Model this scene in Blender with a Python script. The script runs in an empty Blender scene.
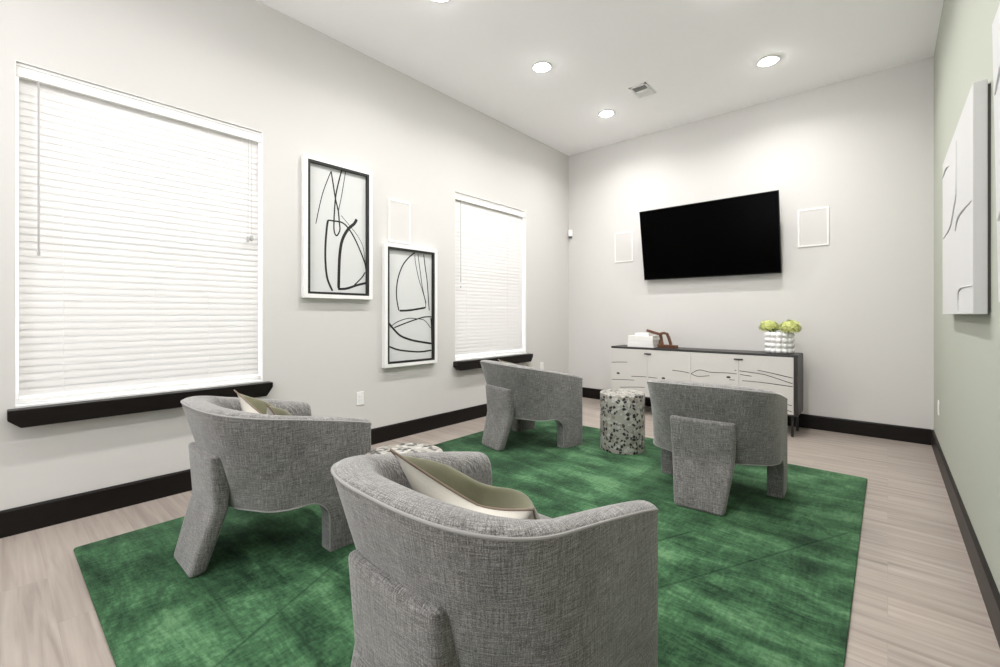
import bpy, math, random
from mathutils import Vector, Matrix
R = math.radians
random.seed(7)
SC = bpy.context.scene
COL = SC.collection

# ------------------------------------------------------------------ helpers
class MB:
    """collects faces, builds ONE mesh object"""
    def __init__(s): s.v = []; s.f = []; s.m = []; s.uv = {}
    def face(s, idx, mat=0, uv=None):
        if uv: s.uv[len(s.f)] = uv
        s.f.append(tuple(idx)); s.m.append(mat)
    def box(s, x0, x1, y0, y1, z0, z1, mat=0, M=None):
        b = len(s.v)
        for z in (z0, z1):
            for (x, y) in ((x0, y0), (x1, y0), (x1, y1), (x0, y1)):
                p = Vector((x, y, z)); s.v.append(tuple(M @ p) if M else tuple(p))
        for q in ((3, 2, 1, 0), (4, 5, 6, 7), (0, 1, 5, 4), (1, 2, 6, 5), (2, 3, 7, 6), (3, 0, 4, 7)):
            s.face([b + i for i in q], mat)
    def grid(s, rows, mat=0, closed=False, uvs=None, flip=False):
        b = len(s.v); n = len(rows[0])
        for r in rows: s.v.extend(tuple(p) for p in r)
        for i in range(len(rows) - 1):
            for j in range(n if closed else n - 1):
                k = (j + 1) % n
                q = [b + i*n + j, b + i*n + k, b + (i+1)*n + k, b + (i+1)*n + j]
                u = None
                if uvs: u = [uvs[i][j], uvs[i][j + 1], uvs[i+1][j + 1], uvs[i+1][j]]
                if flip: q.reverse(); u = u[::-1] if u else None
                s.face(q, mat, u)
        return b
    def ngon(s, pts, mat=0, flip=False):
        b = len(s.v); s.v.extend(tuple(p) for p in pts)
        q = list(range(b, b + len(pts)))
        if flip: q.reverse()
        s.face(q, mat)
    def prism(s, pts, d, mat=0):
        """polygon (list of 3D points) extruded by vector d"""
        n = len(pts); d = Vector(d); b = len(s.v)
        s.v.extend(tuple(p) for p in pts); s.v.extend(tuple(Vector(p) + d) for p in pts)
        s.face(list(range(b, b + n))[::-1], mat); s.face(range(b + n, b + 2*n), mat)
        for i in range(n):
            j = (i + 1) % n
            s.face([b + i, b + j, b + n + j, b + n + i], mat)
    def tube(s, path, r, n=8, mat=0, square=False, closed=False):
        P = [Vector(p) for p in path]; rows = []; up = Vector((0, 0, 1))
        if square: n = 4
        for i, p in enumerate(P):
            if closed: t = (P[(i+1) % len(P)] - P[i-1]).normalized()
            else: t = (P[min(i+1, len(P)-1)] - P[max(i-1, 0)]).normalized()
            u = up if abs(t.dot(up)) < .95 else Vector((1, 0, 0))
            a = t.cross(u).normalized(); bb = t.cross(a).normalized()
            rr = r[i] if isinstance(r, (list, tuple)) else r
            o = math.pi/4 if square else 0
            k = rr*(math.sqrt(2) if square else 1)
            rows.append([p + a*math.cos(2*math.pi*j/n + o)*k + bb*math.sin(2*math.pi*j/n + o)*k for j in range(n)])
        if closed: rows.append(rows[0])
        s.grid(rows, mat, True)
        if not closed:
            s.ngon(rows[0], mat, False); s.ngon(rows[-1], mat, True)
    def lathe(s, prof, n=32, c=(0, 0, 0), mat=0, cap=True):
        rows = []
        for (r, z) in prof:
            rows.append([(c[0] + r*math.cos(2*math.pi*j/n), c[1] + r*math.sin(2*math.pi*j/n), c[2] + z) for j in range(n)])
        s.grid(rows, mat, True)
        if cap and prof[0][0] > 1e-4: s.ngon(rows[0], mat, True)
        if cap and prof[-1][0] > 1e-4: s.ngon(rows[-1], mat, False)
    def ball(s, c, r, mat=0, nu=10, nv=6, sc=(1, 1, 1)):
        rows = []
        for i in range(nv + 1):
            t = -math.pi/2 + math.pi*i/nv
            rows.append([(c[0] + sc[0]*r*max(math.cos(t), 1e-3)*math.cos(2*math.pi*j/nu), c[1] + sc[1]*r*max(math.cos(t), 1e-3)*math.sin(2*math.pi*j/nu), c[2] + sc[2]*r*math.sin(t)) for j in range(nu)])
        s.grid(rows, mat, True)
    def ribbon(s, pts, w, n, mat=0):
        """flat ribbon in a plane of normal n"""
        P = smooth([Vector(p) for p in pts], 6); n = Vector(n); L = []; Rr = []
        for i, p in enumerate(P):
            t = (P[min(i+1, len(P)-1)] - P[max(i-1, 0)]).normalized(); a = t.cross(n).normalized()*w/2
            if i in (0, len(P)-1): a = a*.75
            L.append(p + a); Rr.append(p - a)
        s.grid([Rr, L], mat)
    def build(s, name, mats, parent=None, smooth_=True, bevel=0, seg=3, angle=40, weld=True):
        me = bpy.data.meshes.new(name)
        me.from_pydata(s.v, [], s.f); me.update()
        for m in (mats if isinstance(mats, (list, tuple)) else [mats]): me.materials.append(m)
        for p, k in zip(me.polygons, s.m): p.material_index = k
        if s.uv:
            ul = me.uv_layers.new(name='UVMap')
            for p in me.polygons:
                u = s.uv.get(p.index)
                for i, li in enumerate(p.loop_indices):
                    if u: ul.data[li].uv = u[i]
                    else:
                        co = me.vertices[me.loops[li].vertex_index].co; ul.data[li].uv = (co.x + co.y*.3, co.z + co.y*.7)
        if not s.uv and TWEED in (mats if isinstance(mats, (list, tuple)) else [mats]):
            ul = me.uv_layers.new(name='UVMap')
            for p in me.polygons:
                k = max(range(3), key=lambda i: abs(p.normal[i])); ia, ib = ((1, 2), (0, 2), (0, 1))[k]
                for li in p.loop_indices:
                    c_ = me.vertices[me.loops[li].vertex_index].co; ul.data[li].uv = (c_[ia], c_[ib])
        import bmesh
        bm = bmesh.new(); bm.from_mesh(me)
        if weld: bmesh.ops.remove_doubles(bm, verts=bm.verts, dist=1e-5)
        bmesh.ops.recalc_face_normals(bm, faces=bm.faces) if weld else None
        for f in bm.faces: f.smooth = smooth_
        if smooth_:
            for e in bm.edges:
                if len(e.link_faces) == 2 and e.calc_face_angle(0) > R(angle): e.smooth = False
        bm.to_mesh(me); bm.free()
        o = bpy.data.objects.new(name, me); COL.objects.link(o)
        if parent: o.parent = parent
        if bevel:
            b = o.modifiers.new('bevel', 'BEVEL'); b.width = bevel; b.segments = seg; b.limit_method = 'ANGLE'; b.angle_limit = R(35)
            b.harden_normals = False
            if smooth_:
                for p in me.polygons: p.use_smooth = True
                for e in me.edges: e.use_edge_sharp = False
        return o

def smooth(P, k):
    if len(P) < 3:
        return [P[0].lerp(P[-1], i/k) for i in range(k + 1)]
    out = []
    for i in range(len(P) - 1):
        p0, p1, p2, p3 = P[max(i-1, 0)], P[i], P[i+1], P[min(i+2, len(P)-1)]
        for j in range(k):
            t = j/k
            out.append(.5*((2*p1) + (p2-p0)*t + (2*p0-5*p1+4*p2-p3)*t*t + (3*p1-p0-3*p2+p3)*t**3))
    out.append(P[-1]); return out

def empty(name, loc=(0, 0, 0), rz=0):
    o = bpy.data.objects.new(name, None); COL.objects.link(o)
    o.location = loc; o.rotation_euler = (0, 0, rz); o.empty_display_size = .1
    return o
def tag(o, label, cat, group=None, kind=None):
    o['label'] = label; o['category'] = cat
    if group: o['group'] = group
    if kind: o['kind'] = kind
    return o
def struct(o, label=None):
    o['kind'] = 'structure'
    if label: o['label'] = label
    return o
def copy_thing(root, loc, rz):
    r = root.copy(); COL.objects.link(r); r.location = loc; r.rotation_euler = (0, 0, rz)
    for ch in [c for c in COL.objects if c.parent == root]:
        c = ch.copy(); COL.objects.link(c); c.parent = r
        for g in [q for q in COL.objects if q.parent == ch]:
            d = g.copy(); COL.objects.link(d); d.parent = c
    return r

# ------------------------------------------------------------------ materials
class NT:
    def __init__(s, name):
        s.mat = bpy.data.materials.new(name); s.mat.use_nodes = True
        s.t = s.mat.node_tree; s.b = s.t.nodes['Principled BSDF']; s.out = s.t.nodes['Material Output']
    def n(s, typ, **kw):
        x = s.t.nodes.new(typ)
        for k, v in kw.items():
            if k.startswith('i_'):
                key = k[2:].replace('_', ' ')
                x.inputs[key].default_value = v
            else: setattr(x, k, v)
        return x
    def l(s, a, b): s.t.links.new(a, b)
    def math(s, op, a, b=None, clamp=False):
        x = s.t.nodes.new('ShaderNodeMath'); x.operation = op; x.use_clamp = clamp
        for i, q in enumerate((a, b)):
            if q is None: continue
            if isinstance(q, (int, float)): x.inputs[i].default_value = q
            else: s.l(q, x.inputs[i])
        return x.outputs[0]
    def mix(s, f, a, b, mode='MIX'):
        x = s.t.nodes.new('ShaderNodeMix'); x.data_type = 'RGBA'; x.blend_type = mode
        for i, q in zip((0, 6, 7), (f, a, b)):
            if isinstance(q, (int, float)): x.inputs[i].default_value = q
            elif isinstance(q, tuple): x.inputs[i].default_value = (*q, 1)
            else: s.l(q, x.inputs[i])
        return x.outputs[2]
    def ramp(s, f, stops, interp='LINEAR'):
        x = s.t.nodes.new('ShaderNodeValToRGB'); x.color_ramp.interpolation = interp
        e = x.color_ramp.elements
        while len(e) < len(stops): e.new(.5)
        for q, (p, c) in zip(e, stops):
            q.position = p; q.color = (*c, 1) if isinstance(c, tuple) else (c, c, c, 1)
        s.l(f, x.inputs[0]); return x.outputs[0]
    def coord(s, kind='Object', scale=(1, 1, 1), rot=(0, 0, 0)):
        tc = s.t.nodes.new('ShaderNodeTexCoord'); mp = s.t.nodes.new('ShaderNodeMapping')
        mp.inputs['Scale'].default_value = scale; mp.inputs['Rotation'].default_value = rot
        s.l(tc.outputs[kind], mp.inputs[0]); return mp.outputs[0]
    def noise(s, vec, scale, detail=3, rough=.5, dist=0):
        x = s.n('ShaderNodeTexNoise'); x.inputs['Scale'].default_value = scale; x.inputs['Detail'].default_value = detail
        x.inputs['Roughness'].default_value = rough; x.inputs['Distortion'].default_value = dist
        s.l(vec, x.inputs['Vector']); return x.outputs['Fac']
    def bump(s, h, strength=.3, dist=.005):
        x = s.n('ShaderNodeBump'); x.inputs['Strength'].default_value = strength; x.inputs['Distance'].default_value = dist
        s.l(h, x.inputs['Height']); s.l(x.outputs[0], s.b.inputs['Normal'])
    def base(s, c):
        if isinstance(c, tuple): s.b.inputs['Base Color'].default_value = (*c, 1)
        else: s.l(c, s.b.inputs['Base Color'])

def plain(name, c, rough=.5, spec=.5, metal=0):
    m = NT(name); m.base(c); m.b.inputs['Roughness'].default_value = rough
    m.b.inputs['Specular IOR Level'].default_value = spec; m.b.inputs['Metallic'].default_value = metal
    return m.mat
def paint(name, c, rough=.75):
    m = NT(name); v = m.coord('Object')
    n = m.noise(v, 1.1, 2); m.base(m.mix(n, tuple(q*.985 for q in c), tuple(min(1, q*1.015) for q in c)))
    m.b.inputs['Roughness'].default_value = rough; m.b.inputs['Specular IOR Level'].default_value = .25
    m.bump(m.noise(v, 190, 2), .05, .002)
    return m.mat

WALL = paint('wall_paint', (.605, .594, .574)); SAGE = paint('sage_wall_paint', (.40, .42, .36)); CEIL = paint('ceiling_paint', (.96, .955, .96))
WHITE = plain('white_satin', (.82, .815, .80), .4); WHITE_MATTE = plain('white_matte', (.8, .795, .78), .7, .3)
def dark_wood():
    m = NT('espresso_wood'); v = m.coord('Object', (6, 6, 90))
    n = m.noise(v, 1.2, 4); m.base(m.ramp(n, [(.3, (.004, .003, .0025)), (.7, (.008, .0055, .0045))]))
    m.b.inputs['Roughness'].default_value = .4; m.b.inputs['Specular IOR Level'].default_value = .25
    return m.mat
ESP = dark_wood()
def floor_mat():
    m = NT('vinyl_plank'); v = m.coord('Object')
    br = m.n('ShaderNodeTexBrick'); br.offset = .37; br.inputs['Scale'].default_value = 1
    for k, q in (('Brick Width', 1.22), ('Row Height', .18), ('Mortar Size', .0009), ('Mortar Smooth', .1), ('Bias', 0)): br.inputs[k].default_value = q
    br.inputs['Color1'].default_value = (.0, .0, .0, 1); br.inputs['Color2'].default_value = (1, 1, 1, 1); br.inputs['Mortar'].default_value = (.5, .5, .5, 1)
    m.l(v, br.inputs['Vector'])
    # offset the grain per plank
    sep = m.n('ShaderNodeSeparateXYZ'); m.l(v, sep.inputs[0])
    cmb = m.n('ShaderNodeCombineXYZ')
    m.l(m.math('MULTIPLY', m.math('ADD', sep.outputs[0], m.math('MULTIPLY', br.outputs['Color'], 7.)), .9), cmb.inputs[0])
    m.l(m.math('MULTIPLY', sep.outputs[1], 17.), cmb.inputs[1]); m.l(m.math('MULTIPLY', br.outputs['Color'], 9.), cmb.inputs[2])
    g = m.noise(cmb.outputs[0], 1.5, 5, .55, .6)
    c = m.ramp(g, [(.28, (.205, .172, .148)), (.5, (.30, .258, .226)), (.72, (.37, .326, .29))])
    tone = m.mix(m.math('MULTIPLY', br.outputs['Color'], .25), c, (.42, .36, .31))
    m.base(m.mix(m.math('MULTIPLY', br.outputs['Fac'], .45), tone, (.22, .19, .16)))
    m.b.inputs['Roughness'].default_value = .42; m.b.inputs['Specular IOR Level'].default_value = .45
    m.bump(g, .05, .002)
    return m.mat
FLOOR = floor_mat()
def tweed():
    m = NT('grey_tweed'); tc = m.n('ShaderNodeTexCoord')
    def mp(sx, sy):
        q = m.n('ShaderNodeMapping'); q.inputs['Scale'].default_value = (sx, sy, 1); m.l(tc.outputs['UV'], q.inputs[0]); return q.outputs[0]
    a = m.noise(mp(240, 14), 1, 2); b = m.noise(mp(14, 240), 1, 2); d = m.noise(mp(300, 300), 1, 1); e = m.noise(mp(6, 6), 1, 2)
    a2 = m.noise(mp(520, 60), 1, 1); b2 = m.noise(mp(60, 520), 1, 1)
    s = m.math('ADD', m.math('MULTIPLY', a, .2), m.math('MULTIPLY', b, .2))
    s = m.math('ADD', s, m.math('MULTIPLY', m.math('ADD', a2, b2), .15))
    s = m.math('ADD', s, m.math('MULTIPLY', d, .24)); s = m.math('ADD', m.math('MULTIPLY', s, .94), m.math('MULTIPLY', e, .06))
    m.base(m.ramp(s, [(.37, (.040, .037, .035)), (.46, (.155, .149, .143)), (.56, (.35, .341, .331)), (.68, (.58, .568, .555))]))
    m.b.inputs['Roughness'].default_value = .95; m.b.inputs['Specular IOR Level'].default_value = .1
    m.b.inputs['Sheen Weight'].default_value = .42; m.b.inputs['Sheen Roughness'].default_value = .5
    m.bump(m.math('ADD', m.math('ADD', a, b), d), .5, .003)
    return m.mat
TWEED = tweed(); PIPING = plain('grey_piping', (.30, .293, .285), .9, .1)
def rug_mat():
    m = NT('green_rug_pile'); v = m.coord('Object')
    def st(sx, sy, r=0): return m.coord('Object', (sx, sy, 1), (0, 0, r))
    a = m.noise(st(1.0, 3.0), 2.3, 7, .66, .6); b = m.noise(st(2.6, .9), 1.7, 6, .66, .5); c = m.noise(st(1, 1), 1.1, 4, .55, .3)
    f = m.noise(st(6, 46), 1.6, 4, .65); f2 = m.noise(st(46, 6), 1.6, 4, .65); g = m.noise(st(1, 1), 55, 3, .6)
    s = m.math('ADD', m.math('MULTIPLY', a, .46), m.math('MULTIPLY', b, .26)); s = m.math('ADD', s, m.math('MULTIPLY', c, .28))
    s = m.math('ADD', s, m.math('MULTIPLY', m.math('SUBTRACT', m.math('ADD', f, f2), 1.), .13))
    s = m.math('ADD', s, m.math('MULTIPLY', m.math('SUBTRACT', g, .5), .14))
    col = m.ramp(s, [(.39, (.005, .017, .008)), (.46, (.018, .052, .023)), (.53, (.042, .110, .049)), (.62, (.11, .22, .11))])
    # carved lines in the pile
    sep = m.n('ShaderNodeSeparateXYZ'); m.l(v, sep.inputs[0]); X, Y = sep.outputs[0], sep.outputs[1]
    tot = None
    for (x0, y0, x1, y1) in ((-.95, 1.52, -.16, 3.08), (-1.62, .31, -2.02, 1.16), (-2.5, .636, -1.78, .617), (-1.86, .77, -1.2, .735), (-.80, 2.55, -1.5, 1.0)):
        L = math.hypot(x1-x0, y1-y0); tx, ty = (x1-x0)/L, (y1-y0)/L
        px, py = m.math('SUBTRACT', X, x0), m.math('SUBTRACT', Y, y0)
        al = m.math('ADD', m.math('MULTIPLY', px, tx), m.math('MULTIPLY', py, ty))
        ac = m.math('ABSOLUTE', m.math('SUBTRACT', m.math('MULTIPLY', px, ty), m.math('MULTIPLY', py, tx)))
        k = m.math('SUBTRACT', 1., m.math('DIVIDE', ac, .011), True)
        k = m.math('MULTIPLY', k, m.math('MULTIPLY', m.math('GREATER_THAN', al, 0.), m.math('LESS_THAN', al, L)))
        tot = k if tot is None else m.math('MAXIMUM', tot, k)
    m.base(m.mix(m.math('MULTIPLY', tot, .6), col, (.008, .026, .012)))
    m.b.inputs['Roughness'].default_value = .9; m.b.inputs['Specular IOR Level'].default_value = .15
    m.b.inputs['Sheen Weight'].default_value = .12; m.b.inputs['Sheen Roughness'].default_value = .45; m.b.inputs['Sheen Tint'].default_value = (.45, .8, .5, 1)
    fine = m.noise(v, 260, 2)
    m.bump(m.math('ADD', m.math('ADD', fine, m.math('MULTIPLY', m.math('ADD', f, f2), .6)), m.math('MULTIPLY', tot, -1.5)), .45, .006)
    return m.mat
RUG = rug_mat()
def terrazzo(name, sc):
    m = NT(name); v = m.coord('Object')
    vd = m.n('ShaderNodeTexVoronoi'); vd.inputs['Scale'].default_value = sc; m.l(v, vd.inputs['Vector'])
    ve = m.n('ShaderNodeTexVoronoi', feature='DISTANCE_TO_EDGE'); ve.inputs['Scale'].default_value = sc; m.l(v, ve.inputs['Vector'])
    sep = m.n('ShaderNodeSeparateColor'); m.l(vd.outputs['Color'], sep.inputs[0])
    chip = m.ramp(sep.outputs[0], [(0, (.012, .012, .012)), (.33, (.045, .043, .038)), (.42, (.24, .21, .165)), (.52, (.33, .32, .285)), (.8, (.46, .45, .41))], 'CONSTANT')
    msk = m.math('GREATER_THAN', ve.outputs['Distance'], .07)
    pick = m.math('MULTIPLY', msk, m.math('LESS_THAN', sep.outputs[1], .95))
    m.base(m.mix(pick, (.33, .32, .29), chip)); m.b.inputs['Roughness'].default_value = .3
    return m.mat
TERR = terrazzo('terrazzo', 37)
def velvet(name, c1, c2, sheen):
    m = NT(name); v = m.coord('Object'); n = m.noise(v, 9, 3, .5, .4)
    m.base(m.mix(n, c1, c2)); m.b.inputs['Roughness'].default_value = .85; m.b.inputs['Specular IOR Level'].default_value = .15
    m.b.inputs['Sheen Weight'].default_value = sheen; m.bump(m.noise(v, 180, 2), .25, .002)
    return m.mat
OLIVE = velvet('olive_velvet', (.085, .083, .048), (.155, .152, .092), .3); IVORY = velvet('ivory_linen', (.62, .59, .53), (.7, .67, .61), .1); TAN = velvet('tan_cloth', (.20, .15, .115), (.28, .22, .17), .1)
BLACK = plain('black_metal', (.012, .012, .012), .35); CRED_BLACK = plain('charcoal_wood', (.028, .026, .025), .45); SCREEN = plain('tv_screen', (.0006, .0006, .0006), .25, .02); TVB = plain('tv_plastic', (.006, .006, .006), .4, .3)
CRED_WHITE = paint('whitewashed_wood', (.59, .575, .55), .55); INK = plain('ink', (.022, .022, .022), .6, .2); VEIN = plain('dark_inlay', (.03, .028, .026), .5)
PAPER = paint('art_paper', (.60, .61, .60), .6); CANVAS = paint('white_canvas', (.56, .56, .555), .8)
CERAMIC = plain('white_ceramic', (.80, .80, .79), .25); BOOK = plain('book_cover_white', (.78, .775, .755), .5); PAGE = plain('book_pages', (.66, .645, .61), .8)
GREYG = plain('vent_slot_grey', (.22, .215, .21), .6); GRILLE = paint('speaker_grille', (.60, .587, .568), .6)
def wood_brown():
    m = NT('brown_carved_wood'); v = m.coord('Object', (40, 40, 12)); n = m.noise(v, 1.5, 4)
    m.base(m.ramp(n, [(.3, (.06, .022, .010)), (.7, (.16, .065, .03))])); m.b.inputs['Roughness'].default_value = .38
    return m.mat
BROWN = wood_brown()
PETAL = velvet('green_petal', (.48, .53, .15), (.66, .68, .32), .1); LEAF = plain('leaf_green', (.035, .08, .02), .5); STEM = plain('stem_green', (.06, .11, .03), .6)
def slat_mat():
    m = NT('blind_slat'); m.base((.70, .69, .675)); m.b.inputs['Roughness'].default_value = .45
    tr = m.n('ShaderNodeBsdfTranslucent'); tr.inputs[0].default_value = (.9, .89, .86, 1)
    mx = m.n('ShaderNodeMixShader'); mx.inputs[0].default_value = .05
    m.l(m.b.outputs[0], mx.inputs[1]); m.l(tr.outputs[0], mx.inputs[2]); m.l(mx.outputs[0], m.out.inputs[0])
    return m.mat
SLAT = slat_mat()
def glass():
    m = NT('window_glass'); t = m.n('ShaderNodeBsdfTransparent'); g = m.n('ShaderNodeBsdfGlossy'); g.inputs['Roughness'].default_value = .02
    mx = m.n('ShaderNodeMixShader'); mx.inputs[0].default_value = .06
    m.l(t.outputs[0], mx.inputs[1]); m.l(g.outputs[0], mx.inputs[2]); m.l(mx.outputs[0], m.out.inputs[0])
    return m.mat
GLASS = glass()
def emit(name, c, s):
    m = NT(name); m.b.inputs['Emission Color'].default_value = (*c, 1); m.b.inputs['Emission Strength'].default_value = s; m.base((.9, .9, .9))
    return m.mat
LENS = emit('lamp_lens', (1, .985, .97), 105); LENS_DIM = emit('lamp_lens_dimmed', (1, .985, .97), 38)

# ------------------------------------------------------------------ room
X0, X1, YB, YR, CZ = -3.61, .32, 5.72, -2.7, 3.583
WT = .16
m = MB(); m.box(X0, X1, YR, YB, -.06, 0); fl = struct(m.build('floor', FLOOR, smooth_=False))
m = MB(); m.box(X0, X1, YR, YB, CZ, CZ + .06); struct(m.build('ceiling', CEIL, smooth_=False))
W = [(.101, 1.387, .700, 2.600), (3.395, 4.677, .700, 2.570)]     # window openings y0 y1 z0 z1
m = MB()
ys = [YR, .101, 1.387, 3.395, 4.677, YB]
for i in range(5):
    y0, y1 = ys[i], ys[i+1]
    if i in (1, 3):
        w = W[0 if i == 1 else 1]
        m.box(X0 - WT, X0, y0, y1, -.06, w[2]); m.box(X0 - WT, X0, y0, y1, w[3], CZ + .06)
    else: m.box(X0 - WT, X0, y0, y1, -.06, CZ + .06)
struct(m.build('wall_left', WALL, smooth_=False))
m = MB(); m.box(X0 - WT, X1 + WT, YB, YB + .12, -.06, CZ + .06); struct(m.build('wall_back', WALL, smooth_=False))
m = MB(); m.box(X1, X1 + WT, YR, YB, -.06, CZ + .06); struct(m.build('wall_right', SAGE, smooth_=False))
m = MB()     # wall behind the viewpoint; its wide glazed opening is added for fill light
wa, wb, wc, wd_ = -2.8, -.5, .6, 3.05
m.box(X0 - WT, wa, YR - .12, YR, -.06, CZ + .06); m.box(wb, X1 + WT, YR - .12, YR, -.06, CZ + .06); m.box(wa, wb, YR - .12, YR, -.06, wc); m.box(wa, wb, YR - .12, YR, wd_, CZ + .06)
struct(m.build('wall_rear', WALL, smooth_=False))
rootw = struct(empty('window_3', ((wa + wb)/2, YR - .06, wc))); hx = (wb - wa)/2; hz = wd_ - wc  # unseen window, put in to bring fill light from behind
m = MB()
for xx in (-hx, -hx/3 - .0225, hx/3 - .0225, hx - .045): m.box(xx, xx + .045, -.03, .03, 0, hz)
m.box(-hx, hx, -.03, .03, 0, .045); m.box(-hx, hx, -.03, .03, hz - .045, hz); struct(m.build('window_frame', WHITE, rootw, smooth_=False))
m = MB(); m.box(-hx + .046, hx - .046, -.003, .003, .046, hz - .046); struct(m.build('window_pane', GLASS, rootw, smooth_=False))
BH = .145
def base(name, x0, x1, y0, y1, ax):
    m = MB(); t = .016
    # profile with a small eased top edge
    if ax == 'L': pts = [(x0, y0, 0), (x0 + t, y0, 0), (x0 + t, y0, BH - .012), (x0 + t - .006, y0, BH), (x0, y0, BH)]; d = (0, y1 - y0, 0)
    if ax == 'R': pts = [(x1, y0, 0), (x1 - t, y0, 0), (x1 - t, y0, BH - .012), (x1 - t + .006, y0, BH), (x1, y0, BH)]; d = (0, y1 - y0, 0)
    if ax == 'B': pts = [(x0, y1, 0), (x0, y1 - t, 0), (x0, y1 - t, BH - .012), (x0, y1 - t + .006, BH), (x0, y1, BH)]; d = (x1 - x0, 0, 0)
    m.prism(pts, d); struct(m.build(name, ESP, smooth_=False))
base('baseboard_left', X0, X1, YR, YB, 'L'); base('baseboard_right', X0, X1, YR, YB, 'R'); base('baseboard_back', X0 + .016, X1 - .016, YR, YB, 'B')

for k, (y0, y1, z0, z1) in enumerate(W):
    root = struct(empty(f'window_{k+1}', (X0 - .10, (y0+y1)/2, z0)))
    ox, oy, oz = root.location
    m = MB(); xa, xb, fw = X0 - .15 - ox, X0 - .105 - ox, .045
    a, b, c, d = y0 - oy, y1 - oy, 0, z1 - z0
    m.box(xa, xb, a, b, c, c + fw); m.box(xa, xb, a, b, d - fw, d); m.box(xa, xb, a, a + fw, c + fw, d - fw); m.box(xa, xb, b - fw, b, c + fw, d - fw)
    m.box(xa, xb, a + fw, b - fw, d/2 - .02, d/2 + .02)
    struct(m.build('window_frame', WHITE, root, smooth_=False))
    m = MB(); m.box(xb, .0998, a + .0002, a + .004, c + .005, d - .0002); m.box(xb, .0998, b - .006, b - .0002, c + .005, d - .0002); m.box(xb, .0998, a + .004, b - .006, d - .004, d - .0002); struct(m.build('jamb_liner', WHITE, root, smooth_=False))
    m = MB(); m.box(xa + .018, xa + .024, a + fw, b - fw, c + fw, d/2 - .02); m.box(xa + .018, xa + .024, a + fw, b - fw, d/2 + .02, d - fw)
    struct(m.build('window_pane', GLASS, root, smooth_=False))
    # sill board: front face with mitred returns
    m = MB(); s0, s1 = y0 - .030, y1 + .045 + .015*k
    zt, zb = z0 - .012, z0 - .112
    pts = [(X0, s0, zt), (X0, s1, zt), (X0, s1, zt - .035), (X0, s1 - .045, zb), (X0, s0 + .05, zb), (X0, s0, zt - .055)]
    m.prism(pts, (.075, 0, 0)); struct(m.build(f'trim_{k+1}', ESP, smooth_=False, bevel=.004, seg=2))
    m = MB(); m.box(X0 - .105, X0 + .012, y0 + .001, y1 - .001, z0 - .012, z0 + .004); struct(m.build(f'trim_{k+3}', WHITE, smooth_=False, bevel=.003, seg=2))

# ------------------------------------------------------------------ blinds
for k, (y0, y1, z0, z1) in enumerate(W):
    root = empty('window_blind', (X0 - .045, (y0+y1)/2, z0 + .004))
    tag(root, ('wide white slatted blind in the large near window, behind the left chair', 'white slatted blind in the smaller-looking far window, right of the two framed drawings')[k], 'blind', 'white window blinds')
    hw = (y1 - y0)/2 - .015; H = z1 - z0 - .009
    m = MB()   # valance with stepped profile
    pr = [(-.025, H - .002), (.034, H - .002), (.034, H - .016), (.028, H - .020), (.028, H - .056), (.034, H - .060), (.034, H - .074), (-.025, H - .074)]
    m.prism([(x, -hw - .010, z) for x, z in pr], (0, 2*hw + .020, 0)); m.build('valance', WHITE, root, smooth_=False)
    m = MB(); n = 43; sp = (H - .074 - .045)/n; th = R(73)
    for i in range(n):
        zc = .050 + sp*(i + .5)
        rows = []
        for s, bow in ((-1, 0), (-.5, .0022), (0, .003), (.5, .0022), (1, 0)):
            u = s*.0255
            # room-side edge hangs low
            x = u*math.cos(th) + bow*math.sin(th); z = -u*math.sin(th) + bow*math.cos(th)
            rows.append([(x, -hw, zc + z), (x, hw, zc + z)])
        rb = [[(p[0] - .0026*math.sin(th), p[1], p[2] - .0026*math.cos(th)) for p in r] for r in rows]
        allr = rows + rb[::-1]; allr.append(rows[0])
        m.grid(allr, 0)
        m.ngon([r[0] for r in rows] + [r[0] for r in rb[::-1]]); m.ngon([r[1] for r in rows] + [r[1] for r in rb[::-1]], 0, True)
    m.build('slats', SLAT, root, angle=50)
    m = MB(); m.box(-.026, .028, -hw, hw, .012, .034); m.build('bottom_rail', WHITE, root, smooth_=False, bevel=.005)
    m = MB()
    for yy in (-hw*.72, -hw*.05, hw*.45, hw*.8):
        m.tube([(.030, yy, .03), (.030, yy, H - .07)], .0011, 5); m.tube([(-.030, yy, .03), (-.030, yy, H - .07)], .0011, 5)
    m.build('ladder_cords', WHITE_MATTE, root)
    m = MB(); yw = -hw + .075
    m.tube([(.036, yw, H - .075), (.042, yw, H - .095), (.043, yw, H - (1.04 if k == 0 else 1.0))], .0042, 8); m.tube([(.043, yw, H - 1.04), (.043, yw, H - 1.06)], .0065, 8)
    m.build('tilt_wand', plain('clear_grey_wand', (.38, .38, .37), .3), root)
    if k == 0:
        m = MB(); yc = hw - .065
        m.tube([(.036, yc, H - .075), (.038, yc, 1.10)], .0016, 6)
        m.lathe([(.003, 0), (.012, -.006), (.014, -.03), (.008, -.045), (.002, -.048)], 12, (.040, yc, 1.10)); m.lathe([(.003, 0), (.011, -.006), (.012, -.026), (.007, -.04), (.002, -.042)], 12, (.040, yc - .024, 1.085))
        m.tube([(.036, yc - .02, H - .075), (.039, yc - .024, 1.085)], .0016, 6)
        m.build('lift_cord', plain('cord_grey', (.45, .45, .44), .5), root)

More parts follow.
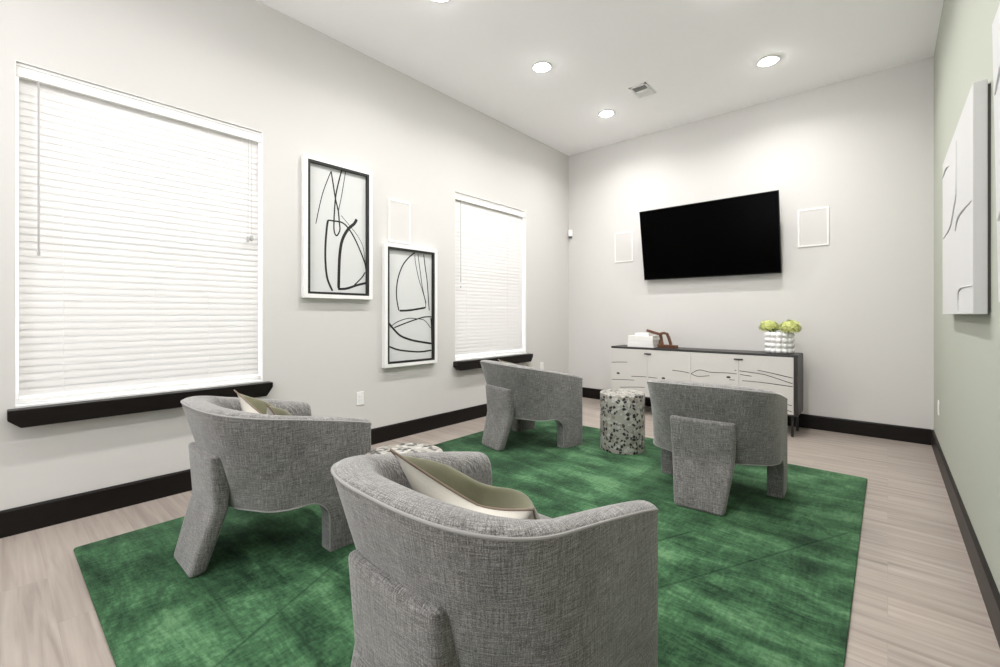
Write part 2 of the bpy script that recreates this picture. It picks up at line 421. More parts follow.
# ------------------------------------------------------------------ framed drawings
A1 = [(.0085, [(1.929, 2.43), (1.852, 2.217), (1.794, 1.958)]),
(.0136, [(1.929, 2.43), (1.948, 2.324), (1.969, 2.203), (1.995, 2.101), (2.005, 2.005), (2.01, 1.937), (1.981, 1.885), (1.958, 1.919), (1.956, 2.017), (1.967, 2.183), (1.985, 2.294), (2.027, 2.463)]),
(.0077, [(2.066, 2.469), (2.027, 2.243), (1.995, 2.092)]),
(.0196, [(1.942, 1.406), (1.896, 1.509), (1.879, 1.645), (1.879, 1.792), (1.891, 1.941), (1.902, 2.006)]),
(.0145, [(1.902, 2.006), (1.948, 2.007), (2.033, 2.005), (2.099, 1.956), (2.172, 1.849), (2.248, 1.69), (2.268, 1.612)]),
(.006, [(2.021, 2.067), (2.099, 1.994), (2.185, 1.906), (2.241, 1.801), (2.262, 1.634)]),
(.0289, [(2.173, 2.057), (2.147, 2.013), (2.087, 1.954), (2.033, 1.854), (2.01, 1.732), (2.002, 1.591), (1.999, 1.43)]),
(.0221, [(1.993, 1.425), (2.075, 1.433), (2.172, 1.466), (2.27, 1.492)]),
(.0128, [(2.147, 1.464), (2.222, 1.536), (2.258, 1.589)])]
A2 = [(.0145, [(2.824, 1.826), (2.759, 1.78), (2.682, 1.697), (2.63, 1.589), (2.604, 1.474), (2.604, 1.361), (2.629, 1.244)]),
(.0213, [(2.636, 1.242), (2.761, 1.247), (2.962, 1.276)]),
(.0085, [(2.962, 1.273), (2.959, 1.334), (2.918, 1.458), (2.874, 1.565), (2.831, 1.729), (2.824, 1.807)]),
(.0094, [(2.862, 1.82), (2.893, 1.636), (2.924, 1.469), (2.969, 1.32)]),
(.0128, [(2.937, 1.822), (2.957, 1.69), (2.982, 1.552), (3.002, 1.331), (3.01, 1.247)]),
(.0221, [(2.508, 1.128), (2.561, 1.072), (2.648, .998), (2.775, .952), (2.907, .925), (3.04, .903)]),
(.0136, [(2.574, 1.077), (2.71, 1.12), (2.84, 1.156), (2.948, 1.179), (3.04, 1.181)]),
(.0085, [(2.526, 1.083), (2.61, 1.132), (2.735, 1.166), (2.84, 1.163), (2.948, 1.144), (3.031, 1.062)]),
(.017, [(2.52, .898), (2.623, .862), (2.775, .837), (2.907, .826), (3.04, .833)]),
(.0153, [(3.031, 1.171), (3.04, 1.083), (3.045, .918)])]
def ring(m, x0, x1, y0, y1, z0, z1, w, mat=0):
    m.box(x0, x1, y0, y1, z0, z0 + w, mat); m.box(x0, x1, y0, y1, z1 - w, z1, mat)
    m.box(x0, x1, y0, y0 + w, z0 + w, z1 - w, mat); m.box(x0, x1, y1 - w, y1, z0 + w, z1 - w, mat)
for (y0, y1, z0, z1, st, lab) in ((1.682, 2.316, 1.340, 2.510, A1, 'white-framed abstract line drawing hung higher, right beside the large near window'), (2.450, 3.095, .700, 1.884, A2, 'white-framed abstract line drawing hung lower, right under the left wall speaker panel')):
    yc, zc = (y0+y1)/2, (z0+z1)/2
    root = tag(empty('framed_drawing', (X0, yc, z0)), lab, 'picture', 'pair of framed line drawings')
    a, b, h = y0 - yc, y1 - yc, z1 - z0
    m = MB(); ring(m, .001, .052, a, b, 0, h, .032); m.build('frame', WHITE, root, smooth_=False, bevel=.003, seg=2)
    m = MB(); ring(m, .003, .046, a + .0325, b - .0325, .0325, h - .0325, .021); m.build('inner_frame', plain('black_frame_liner', (.008, .008, .008), .5), root, smooth_=False)
    m = MB(); m.box(.004, .020, a + .051, b - .051, .051, h - .051, 0)
    for i, (w, pts) in enumerate(st): m.ribbon([(.0204 + .00006*i, y - yc, z - z0) for y, z in pts], w*.92, (1, 0, 0), 1)
    m.build('drawing_sheet', [PAPER, INK], root, smooth_=False, weld=False)

# ------------------------------------------------------------------ wall fittings
def speaker(name, loc, w, h, rz, lab):
    # local: +x out of wall
    root = tag(empty(name, loc, rz), lab, 'speaker', 'flush in-wall speaker panels')
    m = MB(); ring(m, .0005, .010, -w/2, w/2, 0, h, .016); m.build('bezel', WHITE, root, smooth_=False, bevel=.002, seg=2)
    m = MB(); m.box(.0005, .006, -w/2 + .0165, w/2 - .0165, .0165, h - .0165); m.build('grille', GRILLE, root, smooth_=False)
speaker('wall_speaker', (X0, 2.650, 1.905), .262, .415, 0, 'square white speaker panel above the lower framed drawing on left wall')
speaker('wall_speaker', (-2.725, YB, 1.925), .265, .41, R(-90), 'square white speaker panel left of the television on the far wall')
speaker('wall_speaker', (-.594, YB, 1.925), .270, .40, R(-90), 'square white speaker panel right of the television on the far wall')
def outlet(loc, rz, lab, name='wall_outlet'):
    root = tag(empty(name, loc, rz), lab, 'outlet', 'white wall outlets')
    m = MB(); m.box(.0005, .006, -.038, .038, 0, .12); m.build('cover_plate', WHITE, root, smooth_=False, bevel=.003, seg=2)
    m = MB(); m.box(.006, .009, -.017, .017, .026, .094)
    for zz in (.040, .070):
        for yy in (-.007, .006): m.box(.009, .0094, yy, yy + .002, zz, zz + .009, 1)
    m.build('receptacle', [WHITE_MATTE, GREYG], root, smooth_=False)
outlet((X0, 2.218, .385), 0, 'white outlet plate on the left wall below the framed drawings')
outlet((X0, 5.03, .43), 0, 'white outlet plate just past the far window, peeking over the far left chair')
outlet((X1, 5.15, .375), R(180), 'white outlet plate low on the green right wall near the far corner')
root = tag(empty('motion_sensor', (X0 + .035, YB - .012, 2.345), R(-45)), 'small white motion sensor high in the far left corner', 'sensor')
m = MB(); m.box(-.004, .03, -.032, .032, .022, .125); m.build('housing', WHITE, root, smooth_=True, bevel=.012)
m = MB(); m.box(0, .028, -.026, .026, 0, .03); m.build('lens', plain('sensor_lens', (.12, .12, .115), .3), root, smooth_=True, bevel=.008)

# ------------------------------------------------------------------ ceiling fittings
light_n = 0
for iy, y in enumerate((4.81, 3.50, 2.20, .90, -.40, -1.70)):
    for ix, x in enumerate((-2.507, -.845)):
        if iy < 3:
            lab = {(0, 0): 'round recessed downlight over the far end, left of the television', (0, 1): 'round recessed downlight over the far end, right of the air vent', (1, 0): 'round recessed downlight on left side, between two others in its row', (1, 1): 'round recessed downlight in the right row, partly past top edge', (2, 0): 'round recessed downlight cut by the top edge of picture', (2, 1): 'round recessed downlight above the right chair, out of view'}[(iy, ix)]
            vis = (iy, ix) not in ((2, 1),)
        else: vis = False; lab = 'unseen round downlight added for fill light'  # rows outside the view are assumed, added to even out the light
        root = tag(empty('recessed_downlight', (x, y, CZ)), lab, 'ceiling light', 'recessed downlights')
        m = MB(); m.lathe([(.0725, -.0005), (.102, -.0005), (.103, -.003), (.098, -.006), (.085, -.0075), (.0725, -.004), (.0725, -.0005)], 40, cap=False); m.build('trim_ring', WHITE, root)
        m = MB(); m.lathe([(.0005, -.022), (.025, -.021), (.046, -.0175), (.060, -.0115), (.070, -.003), (.0705, -.0008)], 40, cap=False); m.build('lamp_lens', LENS if y > 1.5 and (x < -2 or y > 3) else LENS_DIM, root)
        Lm = bpy.data.lights.new('downlight_lamp', 'AREA'); Lm.shape = 'DISK'; Lm.size = .13; Lm.energy = (13 if y > 4 else 11.5) if y > 1.5 else (8 if x < -2 else 6); Lm.color = (1, .97, .96); Lm.spread = R(150)
        lo = bpy.data.objects.new('downlight_lamp', Lm); COL.objects.link(lo); lo.parent = root; lo.location = (0, 0, -.024)
root = tag(empty('air_vent', (-1.962, 4.558, CZ)), 'white rectangular supply vent in the ceiling between the downlights', 'vent')
m = MB(); a, b = .092, .138
m.box(-a, a, -b, b, -.002, -.0005, 1); m.box(-a, a, -b, -b + .025, -.009, -.0005); m.box(-a, a, b - .025, b, -.009, -.0005); m.box(-a, -a + .022, -b, b, -.009, -.0005); m.box(a - .022, a, -b, b, -.009, -.0005)
m.box(-a, a, -.012, .012, -.009, -.0005)
m.build('vent_frame', [WHITE, GREYG], root, smooth_=False)
m = MB()
for s in (-1, 1):
    for i in range(5):
        y = s*.012 + s*(i + .5)*.0202
        M = Matrix.Translation((0, y, -.006)) @ Matrix.Rotation(R(-38*s), 4, 'X')
        m.box(-a + .022, a - .022, -.0075, .0075, -.0007, .0007, 0, M)
m.build('louvres', WHITE_MATTE, root, smooth_=False)

# ------------------------------------------------------------------ television
root = tag(empty('television', (-1.635, 5.64, 1.653)), 'large black flat television tilted forward on the far wall', 'television')
T = Matrix.Rotation(R(-10.5), 4, 'X'); T = Matrix.Rotation(R(10.5), 4, 'X')
w, h = .768, .882
m = MB(); m.box(-w, w, 0, .022, 0, h, 0, T); m.box(-w*.7, w*.7, .022, .045, .08, h*.62, 0, T); m.build('housing', TVB, root, smooth_=False, bevel=.004, seg=2)
m = MB(); m.box(-w + .008, w - .008, -.0015, -.0002, .014, h - .008, 0, T); m.build('screen', SCREEN, root, smooth_=False)
m = MB(); m.box(-.20, .20, .062, .0798, .06, .5); m.box(-.05, .05, -.03, .064, .22, .34); m.box(-.24, -.21, -.02, .075, .1, .45); m.box(.21, .24, -.02, .075, .1, .45); m.build('wall_mount', BLACK, root, smooth_=False)

# ------------------------------------------------------------------ canvases on the right wall
def canvas(y0, y1, z0, z1, lines, tilt, lab):
    root = tag(empty('canvas_panel', (X1, (y0+y1)/2, z0)), lab, 'wall art', 'white relief canvases'); root.rotation_euler = (0, tilt, 0)
    yc = (y0+y1)/2
    m = MB(); m.box(-.052, -.009, y0 - yc, y1 - yc, 0, z1 - z0); m.build('canvas', CANVAS, root, smooth_=False, bevel=.003, seg=2)
    m = MB()
    for l in lines:
        P = smooth([Vector((-.0525, y - yc, z - z0)) for y, z in l], 8); n = len(P)
        m.tube(P, [0.0052*(1 - .6*abs(2*i/(n-1) - 1)**2) for i in range(n)], 6)
    m.build('relief_lines', CANVAS, root)
    m = MB(); ring(m, -.0089, -.0002, y0 - yc + .004, y1 - yc - .02, .02, z1 - z0 - .02, .03); m.build('stretcher_frame', plain('gap_shade_batten', (.05, .045, .035), .7), root, smooth_=False)  # batten coloured dark to stand in for shade in the gap behind the canvas
canvas(2.700, 4.060, 1.203, 2.172, [[(4.05, 2.083), (3.80, 2.085), (3.645, 2.06)], [(3.286, 2.10), (3.286, 1.845), (3.376, 1.774), (3.591, 1.696), (4.0, 1.687)], [(2.73, 1.684), (3.171, 1.691), (3.33, 1.64)], [(2.71, 1.323), (3.12, 1.328), (3.2, 1.28), (3.2, 1.22)]], 0, 'white canvas with raised lines on the green right wall, nearer the television')
canvas(.90, 2.13, 1.24, 2.14, [[(2.10, 1.90), (1.9, 1.95), (1.6, 1.8)], [(2.1, 1.5), (1.8, 1.55), (1.3, 1.4)]], R(-.9), 'white canvas cut by the right edge of picture, nearest on right wall')

# ------------------------------------------------------------------ rug
m = MB(); pts = []
rx0, rx1, ry0, ry1, rr = -3.135, -.112, .288, 4.205, .02
for (cx, cy, a0) in ((rx1 - rr, ry0 + rr, -90), (rx1 - rr, ry1 - rr, 0), (rx0 + rr, ry1 - rr, 90), (rx0 + rr, ry0 + rr, 180)):
    for i in range(5): t = R(a0 + 90*i/4); pts.append((cx + rr*math.cos(t), cy + rr*math.sin(t), .0005))
m.prism(pts, (0, 0, .0125)); rug = m.build('area_rug', RUG, None, smooth_=True, bevel=.004, seg=2)
tag(rug, 'large mottled green pile rug with carved lines under all four chairs', 'rug')
RZ = .013

# ------------------------------------------------------------------ barrel chair
CW, CDB, CN, CFS, ZA, ZB, PP, F2, F1 = .391, .377, 2.70, -.102, .602, .753, .88, .369, .130
Z0, TAP, RA, RE = .275, .29, .115, .018
def sgnp(v, e): return math.copysign(abs(v)**e, v)
def plan():
    out = []
    fr = [F2 - RE*(1 - math.cos(R(90)*i/5)) for i in range(6)] + [F2 - RE - (F2 - RE - CFS)*i/12 for i in range(1, 12)]
    wi, dbi, ni = CW - .095, CDB - .125, 2.4
    for f in fr: out.append(((f, CW), (f, wi)))
    n = 56
    for i in range(n + 1):
        th = math.pi*i/n
        c, s = math.cos(th), math.sin(th)
        o = (CFS - (CDB + CFS)*sgnp(s, 2/CN), CW*sgnp(c, 2/CN)); q = (CFS - (dbi + CFS)*sgnp(s, 2/ni), wi*sgnp(c, 2/ni))
        out.append((o, q))
    for f in reversed(fr): out.append(((f, -CW), (f, -wi)))
    return out
def rimz(f): t = min(max((F2 - f)/(F2 + CDB), 0), 1); return ZA + (ZB - ZA)*t**PP
def ins(f): d = F2 - f; return 0 if d >= RE else RE - math.sqrt(max(RE*RE - (RE - d)**2, 0))
def gt(f): t = min(max((-.02 - f)/.30, 0), 1); return t*t*(3 - 2*t)
PL = plan()
KS = 1.
def L(f, r, z): return (r*KS, f*KS, z*KS)          # local: +y is the chair's front, +x its right
def build_chair():
    root = empty('barrel_armchair')
    sec = []; uvs = []; arc = 0; prev = None; rim = []; low = []; inner = []
    for (o, q) in PL:
        o = Vector(o); q = Vector(q); d = q - o; th = d.length; u = d/th
        if prev is not None: arc += (o - prev).length
        prev = o
        f = o.x; e = ins(f); zr = rimz(f) - e*.8; g = gt(f)
        tp = lambda z: TAP*(rimz(f) - z)*g
        row = []; uv = []
        def add(t, z, vv):
            p = o + u*t; row.append(L(p.x, p.y, z)); uv.append((arc, vv))
        zs = [Z0 + (zr - .006 - Z0)*i/8 for i in range(9)]
        for z in zs: add(e + tp(z), z, z)
        v = zr
        for (tt, dz) in ((.035, .004), (.12, .010), (.28, .0145), (.45, .015), (.62, .011), (.76, .003), (.87, -.010), (.95, -.028), (1., -.055)):
            add(e + (th - 2*e)*tt, zr + dz, v + th*tt)
        v += th + .05
        for k in range(1, 7):
            z = zr - .055 - (zr - .055 - Z0)*k/6; add(th - e + tp(z)*.55, z, v + (zr - z))
        row.append(row[0]); uv.append((arc, v + 1.2))
        sec.append(row); uvs.append(uv)
        p = o + u*(e + .003); rim.append(L(p.x, p.y, zr - .001)); p = o + u*(e + tp(Z0)); low.append(L(p.x, p.y, Z0))
        inner.append(o + u*(th - e + tp(.42)*.55))
    m = MB(); m.grid(sec, 0, False, uvs)
    m.ngon(sec[0][:-1]); m.ngon(sec[-1][:-1], 0, True)
    m.build('curved_back', TWEED, root, angle=48)
    m = MB(); m.tube(rim, .0048, 8); m.build('rim_piping', PIPING, root)
    # front legs carry on from the arms
    for s in (1, -1):
        m = MB(); rows = []; uvr = []
        for k in range(13):
            z = Z0*(1 - k/12)
            fa = F1 if z < Z0 - RA else (F1 - RA) + math.sqrt(max(RA*RA - (z - (Z0 - RA))**2, 0))
            fs = [fa + (F2 - RE - fa)*i/6 for i in range(6)] + [F2 - RE*(1 - math.cos(R(90)*i/5)) for i in range(5, -1, -1)]
            lo = [(f, CW - ins(f)) for f in fs]; li = [(f, CW - .095 + ins(f)) for f in reversed(fs)]
            lo[0] = (fa + .006, lo[0][1]); lo.insert(0, (fa, CW - .006)); li[-1] = (fa + .006, li[-1][1]); li.append((fa, CW - .095 + .006))
            pts = lo + li
            rows.append([L(f, s*r, z) for f, r in pts]); a = 0; uv = []
            for i in range(len(pts) + 1):
                uv.append((a, z)); j, jj = i % len(pts), (i + 1) % len(pts); a += math.hypot(pts[j][0] - pts[jj][0], pts[j][1] - pts[jj][1])
            uvr.append(uv)
        m.grid(rows, 0, True, uvr); m.ngon(rows[-1]); m.ngon(rows[0], 0, True)
        m.build('front_leg', TWEED, root, angle=50)
    # piping along the lower edge and down the arches
    path = [L(F1 - .001, CW - .0015, .02)] + [L(F1 - RA + math.cos(R(a))*RA - .001, CW - .0015, Z0 - RA + math.sin(R(a))*RA) for a in range(0, 91, 15)]
    mid = [p for p in low if p[1] < F1 - RA - .01]
    full = path + mid + [(-p[0], p[1], p[2]) for p in reversed(path)]
    m = MB(); m.tube(full, .0036, 6); m.build('lower_piping', PIPING, root)
    # seat
    def pl(sc, fb, fmax, z):
        pts = [Vector((q.x, q.y)) for q in inner if q.x < fmax - .03]
        c = [(q.x + (.006 if q.x < -.1 else 0), q.y*sc) for q in pts]
        fr = [(fmax - .02, c[0][1])] + c + [(fmax - .02, c[-1][1])] + [(fmax + fb*math.sin(math.pi*i/8), c[-1][1] + (c[0][1] - c[-1][1])*i/8) for i in range(1, 8)]
        return [L(f, r, z) for f, r in fr]
    m = MB(); m.prism(pl(.985, 0, .33, .275), (0, 0, .055)); m.build('seat_base', TWEED, root, smooth_=False)
    m = MB(); m.prism(pl(.98, .02, .365, .331), (0, 0, .125)); m.build('seat_cushion', TWEED, root, bevel=.03, seg=4)
    # rear leg: bent tapering slab
    prof = [(-.348, .542, .193), (-.326, .295, .180), (-.410, 0, .142)]
    back = [(-.25, .535, .193), (-.256, .280, .180), (-.340, 0, .142)]
    rows = []; uvr = []
    N = 8
    def side(P, i, t, cv):
        a, b = P[i], P[i+1]; f, z, hw = [a[k] + (b[k] - a[k])*t for k in range(3)]; return f, z, hw
    for i in (0, 1):
        for k in range(6):
            if i == 1 and k == 0: continue
            t = k/5
            f, z, hw = side(prof, i, t, 0); fb, zb, hb = side(back, i, t, 0)
            cv = .45*max(0, min(1, z/.55))
            rr = [L(f + cv*(hw*(2*j/N - 1))**2, hw*(2*j/N - 1), z) for j in range(N + 1)]
            rb = [L(fb, hb*(1 - 2*j/N), zb) for j in range(N + 1)]
            rows.append(rr + rb); a = 0; uv = []; ring_ = rr + rb
            for q in range(len(ring_) + 1):
                uv.append((a, z)); a += (Vector(ring_[q % len(ring_)]) - Vector(ring_[(q+1) % len(ring_)])).length
            uvr.append(uv)
    m = MB(); m.grid(rows, 0, True, uvr)
    for idx, fl_ in ((0, False), (-1, True)):
        r = rows[idx]; m.grid([r[:N+1], r[N+1:][::-1]], 0)
    m.build('rear_leg', TWEED, root, bevel=.019, seg=4)
    return root
POSE = [((-.919, .971), -1.6, 'grey tweed barrel chair nearest the camera, its back filling the foreground'),
        ((-2.496, 1.001), -.5, 'grey tweed barrel chair by the large near window, in front of its sill'),
        ((-2.581, 3.333), -14.3, 'grey tweed barrel chair below the far window, left of the visible terrazzo drum'),
        ((-.890, 3.227), 3.1, 'grey tweed barrel chair standing in front of the white credenza')]
ch0 = build_chair()
for i, ((x, y), a, lab) in enumerate(POSE):
    if i == 0: c = ch0; c.location = (x, y, RZ); c.rotation_euler = (0, 0, R(a))
    else: c = copy_thing(ch0, (x, y, RZ), R(a))
    tag(c, lab, 'armchair', 'four barrel chairs on the green rug')

# ------------------------------------------------------------------ pillows
def pillow(loc, lean, yaw, roll, size, lab, chop=.14, slump=0):
    root = tag(empty('throw_pillow', loc), lab, 'pillow', 'two-tone pillows on the chairs')
    n = 22; T = .08
    def P(u, v, sd):
        pin = 1 - .07*(1 - abs(u)**1.5)*abs(v)**6 
        x = u*size/2*(1 - .07*(1 - min(1, v*v))*abs(u)**4); z = v*size/2
        z -= chop*(1 - abs(u)**1.35)**1.0*max(0, (v + .3)/1.3)**2
        z -= slump*(u + 1)/2*max(0, (v + .6)/1.6)
        t = T*(max(0, 1 - u**4)*max(0, 1 - v**4))**.8*(1 - .5*math.exp(-(u/.4)**2)*max(0, v + .3)/1.3)
        return Vector((x, sd*t, z + size/2))
    M = Matrix.Rotation(yaw, 4, 'Z') @ Matrix.Rotation(lean, 4, 'X') @ Matrix.Rotation(roll, 4, 'Y')
    for sd, nm, mt in ((1, 'front_panel', OLIVE), (-1, 'back_panel', IVORY)):
        m = MB(); m.grid([[M @ P(-1 + 2*i/n, -1 + 2*j/n, sd) for i in range(n + 1)] for j in range(n + 1)], 0)
        m.build(nm, mt, root, angle=80)
    m = MB(); ed = [P(-1 + 2*i/n, 1, 0) for i in range(n + 1)] + [P(1, 1 - 2*i/n, 0) for i in range(1, n + 1)] + [P(1 - 2*i/n, -1, 0) for i in range(1, n + 1)] + [P(-1, -1 + 2*i/n, 0) for i in range(1, n)]
    m.tube([M @ p for p in ed], .004, 6, closed=True); m.build('edge_seam', TAN, root)
    return root
def chair_pt(i, f, r, z):
    (x, y), a, _ = POSE[i]; t = R(a)
    return (x - math.sin(t)*f + math.cos(t)*r, y + math.cos(t)*f + math.sin(t)*r, z + RZ)
pillow(chair_pt(0, .165, -.10, .455), R(43), R(-1.6 + 13), R(3), .43, 'olive velvet pillow with ivory back in the chair nearest the camera', .17, .17)
pillow(chair_pt(1, .13, -.02, .452), R(37), R(-1), R(1), .40, 'ivory and green pillow with upright corners in the left chair', .22, .02)
pillow(chair_pt(2, .14, -.01, .452), R(44), R(-13.7), R(0), .43, 'pillow just showing over the arm of the far left chair')

# ------------------------------------------------------------------ drum tables
for (x, y, lab) in ((-1.808, 1.357, 'terrazzo drum table mostly hidden behind the nearest chair'), (-1.782, 3.708, 'black and white terrazzo drum table between the two far chairs')):
    m = MB(); r, h = .193, .500
    m.lathe([(r - .006, 0), (r, .005), (r, .1), (r, .2), (r, .3), (r, .4), (r, h - .007), (r - .0025, h - .002), (r - .008, h), (.1, h), (.001, h)], 56)
    o = m.build('drum_table', TERR, angle=35); o.location = (x, y, RZ); o.rotation_euler = (0, 0, y)
    tag(o, lab, 'side table', 'terrazzo drum tables')

# ------------------------------------------------------------------ credenza
cx0, cx1, cy0, cy1, cz0, cz1 = -2.640, -.662, 5.18, 5.545, .205, .807
root = tag(empty('credenza', ((cx0+cx1)/2, (cy0+cy1)/2, 0)), 'long low credenza with white dark-veined doors and charcoal top under the television', 'cabinet')
ox, oy, _ = root.location
m = MB(); q = .030
m.box(cx0 - ox, cx1 - ox, cy0 - oy, cy1 - oy, cz1 - .022, cz1); m.box(cx0 - ox, cx1 - ox, cy0 - oy, cy1 - oy, cz0, cz0 + .014)
m.box(cx1 - q - ox, cx1 - ox, cy0 - oy, cy1 - oy, cz0 + .014, cz1 - .022); m.box(cx0 - ox, cx0 + .008 - ox, cy0 + .021 - oy, cy1 - oy, cz0 + .014, cz1 - .022); m.box(cx0 + .008 - ox, cx1 - q - ox, cy1 - .02 - oy, cy1 - oy, cz0 + .014, cz1 - .022)
m.build('cabinet_body', CRED_BLACK, root, smooth_=False, bevel=.002, seg=2)
XS = [-2.640, -2.163, -1.671, -1.183, -.695]
VE = [[(-2.632, .603), (-2.54, .612), (-2.423, .619)], [(-2.632, .387), (-2.45, .40), (-2.333, .405)], [(-2.371, .45), (-2.2, .458), (-2.048, .456)],
 [(-1.872, .565), (-1.76, .558), (-1.682, .546), (-1.596, .52), (-1.47, .537)], [(-1.665, .542), (-1.575, .591), (-1.46, .576), (-1.3, .582), (-1.183, .578), (-1.061, .568)],
 [(-1.27, .512), (-.988, .513), (-.703, .497)], [(-1.221, .617), (-.988, .60), (-.899, .583), (-.703, .526)], [(-1.006, .635), (-.85, .61), (-.703, .581)],
 [(-2.52, .30), (-2.2, .33), (-1.9, .31), (-1.69, .34)], [(-1.64, .38), (-1.3, .40), (-1.0, .36), (-.71, .31)], [(-1.1, .27), (-.9, .29), (-.71, .25)]]
KN = [(-2.543, .473), (-1.976, .462), (-1.279, .538)]
def clip(l, a, b):
    P = smooth([Vector((x, z, 0)) for x, z in l], 8); seg = []; cur = []
    for p in P:
        if a <= p.x <= b: cur.append((p.x, p.y))
        elif cur: seg.append(cur); cur = []
    if cur: seg.append(cur)
    return [s for s in seg if len(s) > 1]
for i in range(4):
    a, b = XS[i] + .0012, XS[i+1] - .0012
    yF = cy0 - .001 - oy
    m = MB(); m.box(a - ox, b - ox, yF, yF + .02, cz0 + .016, cz1 - .0245, 0)
    k = 0
    for l in VE:
        for sgm in clip(l, a + .003, b - .003):
            k += 1; m.ribbon([(x - ox, yF - .0005 - .00004*k, z) for x, z in sgm], .0068, (0, -1, 0), 1)
    for (x, z) in KN:
        if a < x < b: m.ngon([(x - ox + .022*math.cos(t), yF - .0012, z + .012*math.sin(t)) for t in [2*math.pi*j/14 for j in range(14)]], 1)
    d = m.build('cabinet_door', [CRED_WHITE, VEIN], root, smooth_=False, weld=False)
    if i in (0, 2):
        mh = MB(); xx = XS[i+1]; mh.box(xx - .043 - ox, xx + .043 - ox, yF - .012, yF - .0015, .728, .742)
        mh.build('door_pull', BLACK, d, smooth_=False, bevel=.003, seg=2)
for sx in (cx0 + .06, cx1 - .045):
    for sy in (cy0 + .02, cy1 - .04):
        m = MB(); m.box(sx - .011 - ox, sx + .011 - ox, sy - .011 - oy, sy + .011 - oy, 0, cz0); m.build('leg', BLACK, root, smooth_=False)
# books
zz = cz1 + .0005
for k, (w, d, h, dx, rz, lab) in enumerate(((.325, .25, .048, 0, 2, 'white book at the bottom of the stack on the credenza'), (.318, .245, .046, .004, -1, 'white book in the middle of the credenza stack, under a thinner large one'), (.31, .24, .042, -.002, 1, 'large white book lying directly under the small topmost book'), (.17, .16, .032, .0, 4, 'small white book topmost on the credenza stack'))):
    root = tag(empty('book', (-2.286 + dx, 5.36, zz), R(rz)), lab, 'book', 'white books on the credenza')
    m = MB(); m.box(-w/2, w/2, -d/2, d/2, 0, .003); m.box(-w/2, w/2, -d/2, d/2, h - .003, h); m.box(-w/2, w/2, -d/2, -d/2 + .003, .003, h - .003); m.build('cover', BOOK, root, smooth_=False)
    m = MB(); m.box(-w/2 + .004, w/2 - .004, -d/2 + .0032, d/2 - .004, .0032, h - .0032); m.build('page_block', PAGE, root, smooth_=False)
    zz += h + .0004
# wooden sculpture
root = tag(empty('wooden_sculpture', (-2.005, 5.33, cz1 + .0005)), 'brown angular wooden sculpture leaning over the white books', 'sculpture')
m = MB()
def pt(px, pz, dy=0): return (px + 2.02, dy, pz - .807)
t = .0155
m.tube([pt(-2.245, 1.012, -.02), pt(-2.17, .990, -.01), pt(-2.085, .966, 0)], t, square=True)
m.tube([pt(-2.10, .968, 0), pt(-2.04, .983, .0), pt(-2.005, .975, .0), pt(-1.985, .93, .0), pt(-1.962, .86, .0), pt(-1.955, .822, .0)], t, square=True)
m.tube([pt(-2.085, .966, .0), pt(-2.075, .90, .01), pt(-2.06, .84, .0), pt(-2.055, .822, 0)], t, square=True)
m.tube([pt(-2.095, .900, .03), pt(-2.105, .855, .03), pt(-2.09, .822, .02)], t*.8, square=True)
m.tube([pt(-2.115, .8265, .01), pt(-2.0, .8265, -.01), pt(-1.87, .8265, -.03)], t*1.2, square=True)
m.tube([pt(-2.07, .825, .05), pt(-1.97, .825, .03), pt(-1.90, .825, .0)], t*1.1, square=True)
m.build('carved_loop', BROWN, root, smooth_=False, bevel=.004, seg=2)
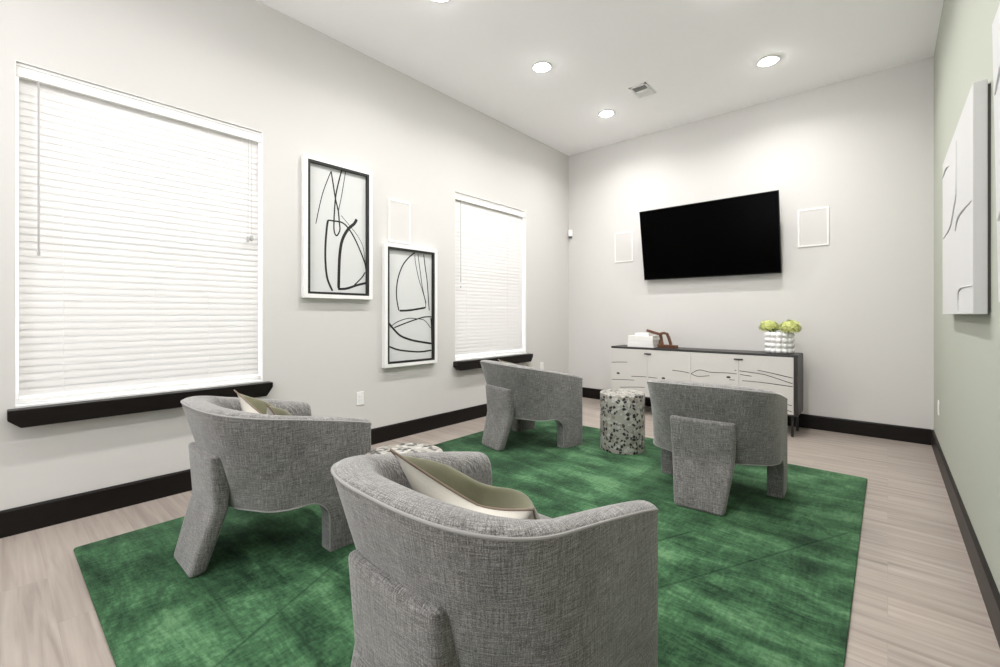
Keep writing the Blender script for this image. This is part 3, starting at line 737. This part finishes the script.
# planter and hydrangeas
vx, vy, vr, vh = -.842, 5.355, .112, .218
root = tag(empty('planter', (vx, vy, cz1 + .0005)), 'white bobble-textured round planter on right end of the credenza', 'planter')
m = MB(); m.lathe([(vr*.82, 0), (vr*.93, .006), (vr*.95, .05), (vr*.95, vh - .01), (vr*.97, vh - .002), (vr*.94, vh), (vr*.88, vh - .004), (vr*.86, .12), (.001, .118)], 40)
m.build('pot', CERAMIC, root)
m = MB(); nb = 13
for j in range(4):
    for i in range(nb):
        t = 2*math.pi*(i + .5*(j % 2)*0)/nb; m.ball((vr*.95*math.cos(t), vr*.95*math.sin(t), .029 + j*.0535), .0275, 0, 12, 8)
m.build('bobbles', CERAMIC, root)
for (dx, dy, hz, s, lab) in ((-.100, .03, .268, .080, 'left yellow-green hydrangea bloom in the white planter'), (.100, -.05, .266, .084, 'right yellow-green hydrangea bloom in the white planter')):
    root = tag(empty('hydrangea', (vx + dx*.4, vy + dy*.4, cz1 + .121)), lab, 'flower', 'hydrangeas in the planter')
    c = Vector((dx*.6, dy*.6, hz - .121)); 
    m = MB(); m.tube([(0, 0, 0), (c.x*.4, c.y*.4, c.z*.5), (c.x, c.y, c.z - s*.3)], .004, 6); m.build('stem', STEM, root)
    m = MB(); m.ball(c, s*.72, 0, 14, 8, (1, 1, .75))
    nf = 90
    for i in range(nf):
        z = 1 - 1.55*(i + .5)/nf; ph = i*2.399963; rr_ = math.sqrt(max(0, 1 - z*z))
        nrm = Vector((rr_*math.cos(ph), rr_*math.sin(ph), z)); k = s*random.uniform(.8, 1.15)
        pos = c + Vector((nrm.x*k, nrm.y*k, nrm.z*k*.8)); a = nrm.orthogonal().normalized(); b = nrm.cross(a)
        for q in range(4):
            an = q*math.pi/2 + ph; d = a*math.cos(an) + b*math.sin(an); e = nrm.cross(d)
            L_ = s*.3
            m.ngon([pos, pos + d*L_*.5 + e*L_*.42 + nrm*L_*.12, pos + d*L_ + nrm*L_*.22, pos + d*L_*.5 - e*L_*.42 + nrm*L_*.12])
    m.build('flower_head', PETAL, root, weld=False)
    for k in range(3):
        an = random.uniform(0, 6.28) if k else (0.6 if dx < 0 else 3.6); m = MB(); d = Vector((math.cos(an), math.sin(an) - .4, 0)).normalized(); e = Vector((-d.y, d.x, 0)); rows = []
        for i in range(6):
            t = i/5; wd = .030*math.sin(math.pi*(.08 + .92*t))
            b_ = Vector((c.x*.5, c.y*.5, .095)) + d*(.02 + .085*t) + Vector((0, 0, .03*math.sin(2.2*t)))
            rows.append([b_ - e*wd + Vector((0, 0, .006)), b_, b_ + e*wd + Vector((0, 0, .006))])
        m.grid(rows, 0); m.build('leaf', LEAF, root)

# ------------------------------------------------------------------ light, world, camera
wd = bpy.data.worlds.new('sky'); SC.world = wd; wd.use_nodes = True
bg = wd.node_tree.nodes['Background']; bg.inputs[1].default_value = 1.0
nt = wd.node_tree; tc = nt.nodes.new('ShaderNodeTexCoord'); sp_ = nt.nodes.new('ShaderNodeSeparateXYZ'); rm = nt.nodes.new('ShaderNodeValToRGB')
mr = nt.nodes.new('ShaderNodeMapRange'); mr.inputs[1].default_value = -1; mr.inputs[2].default_value = 1
nt.links.new(tc.outputs['Generated'], sp_.inputs[0]); nt.links.new(sp_.outputs[2], mr.inputs[0]); nt.links.new(mr.outputs[0], rm.inputs[0]); nt.links.new(rm.outputs[0], bg.inputs[0])
el = rm.color_ramp.elements; el[0].position = .44; el[0].color = (6.2, 6.1, 6.3, 1); el[1].position = .52; el[1].color = (2.6, 2.7, 2.9, 1)   # added glow below the horizon lifts the ceiling, bright hazy sky above
cam = bpy.data.cameras.new('camera'); co = bpy.data.objects.new('camera', cam); COL.objects.link(co)
cam.sensor_width = 36; cam.lens = 446*36/1000; cam.shift_y = -18.5/1000; cam.clip_start = .02
co.location = (0, 0, 1.2); co.rotation_euler = (R(90), 0, R(41.0))
SC.camera = co
SC.view_settings.view_transform = 'Standard'; SC.view_settings.look = 'None'; SC.view_settings.exposure = .6; SC.view_settings.gamma = 1; SC.view_settings.use_curve_mapping = False
SC.cycles.use_denoising = True
try: SC.cycles.denoiser = 'OPENIMAGEDENOISE'
except Exception: pass
SC.cycles.max_bounces = 10; SC.cycles.diffuse_bounces = 8; SC.cycles.caustics_reflective = False; SC.cycles.caustics_refractive = False
SC.cycles.sample_clamp_indirect = 6
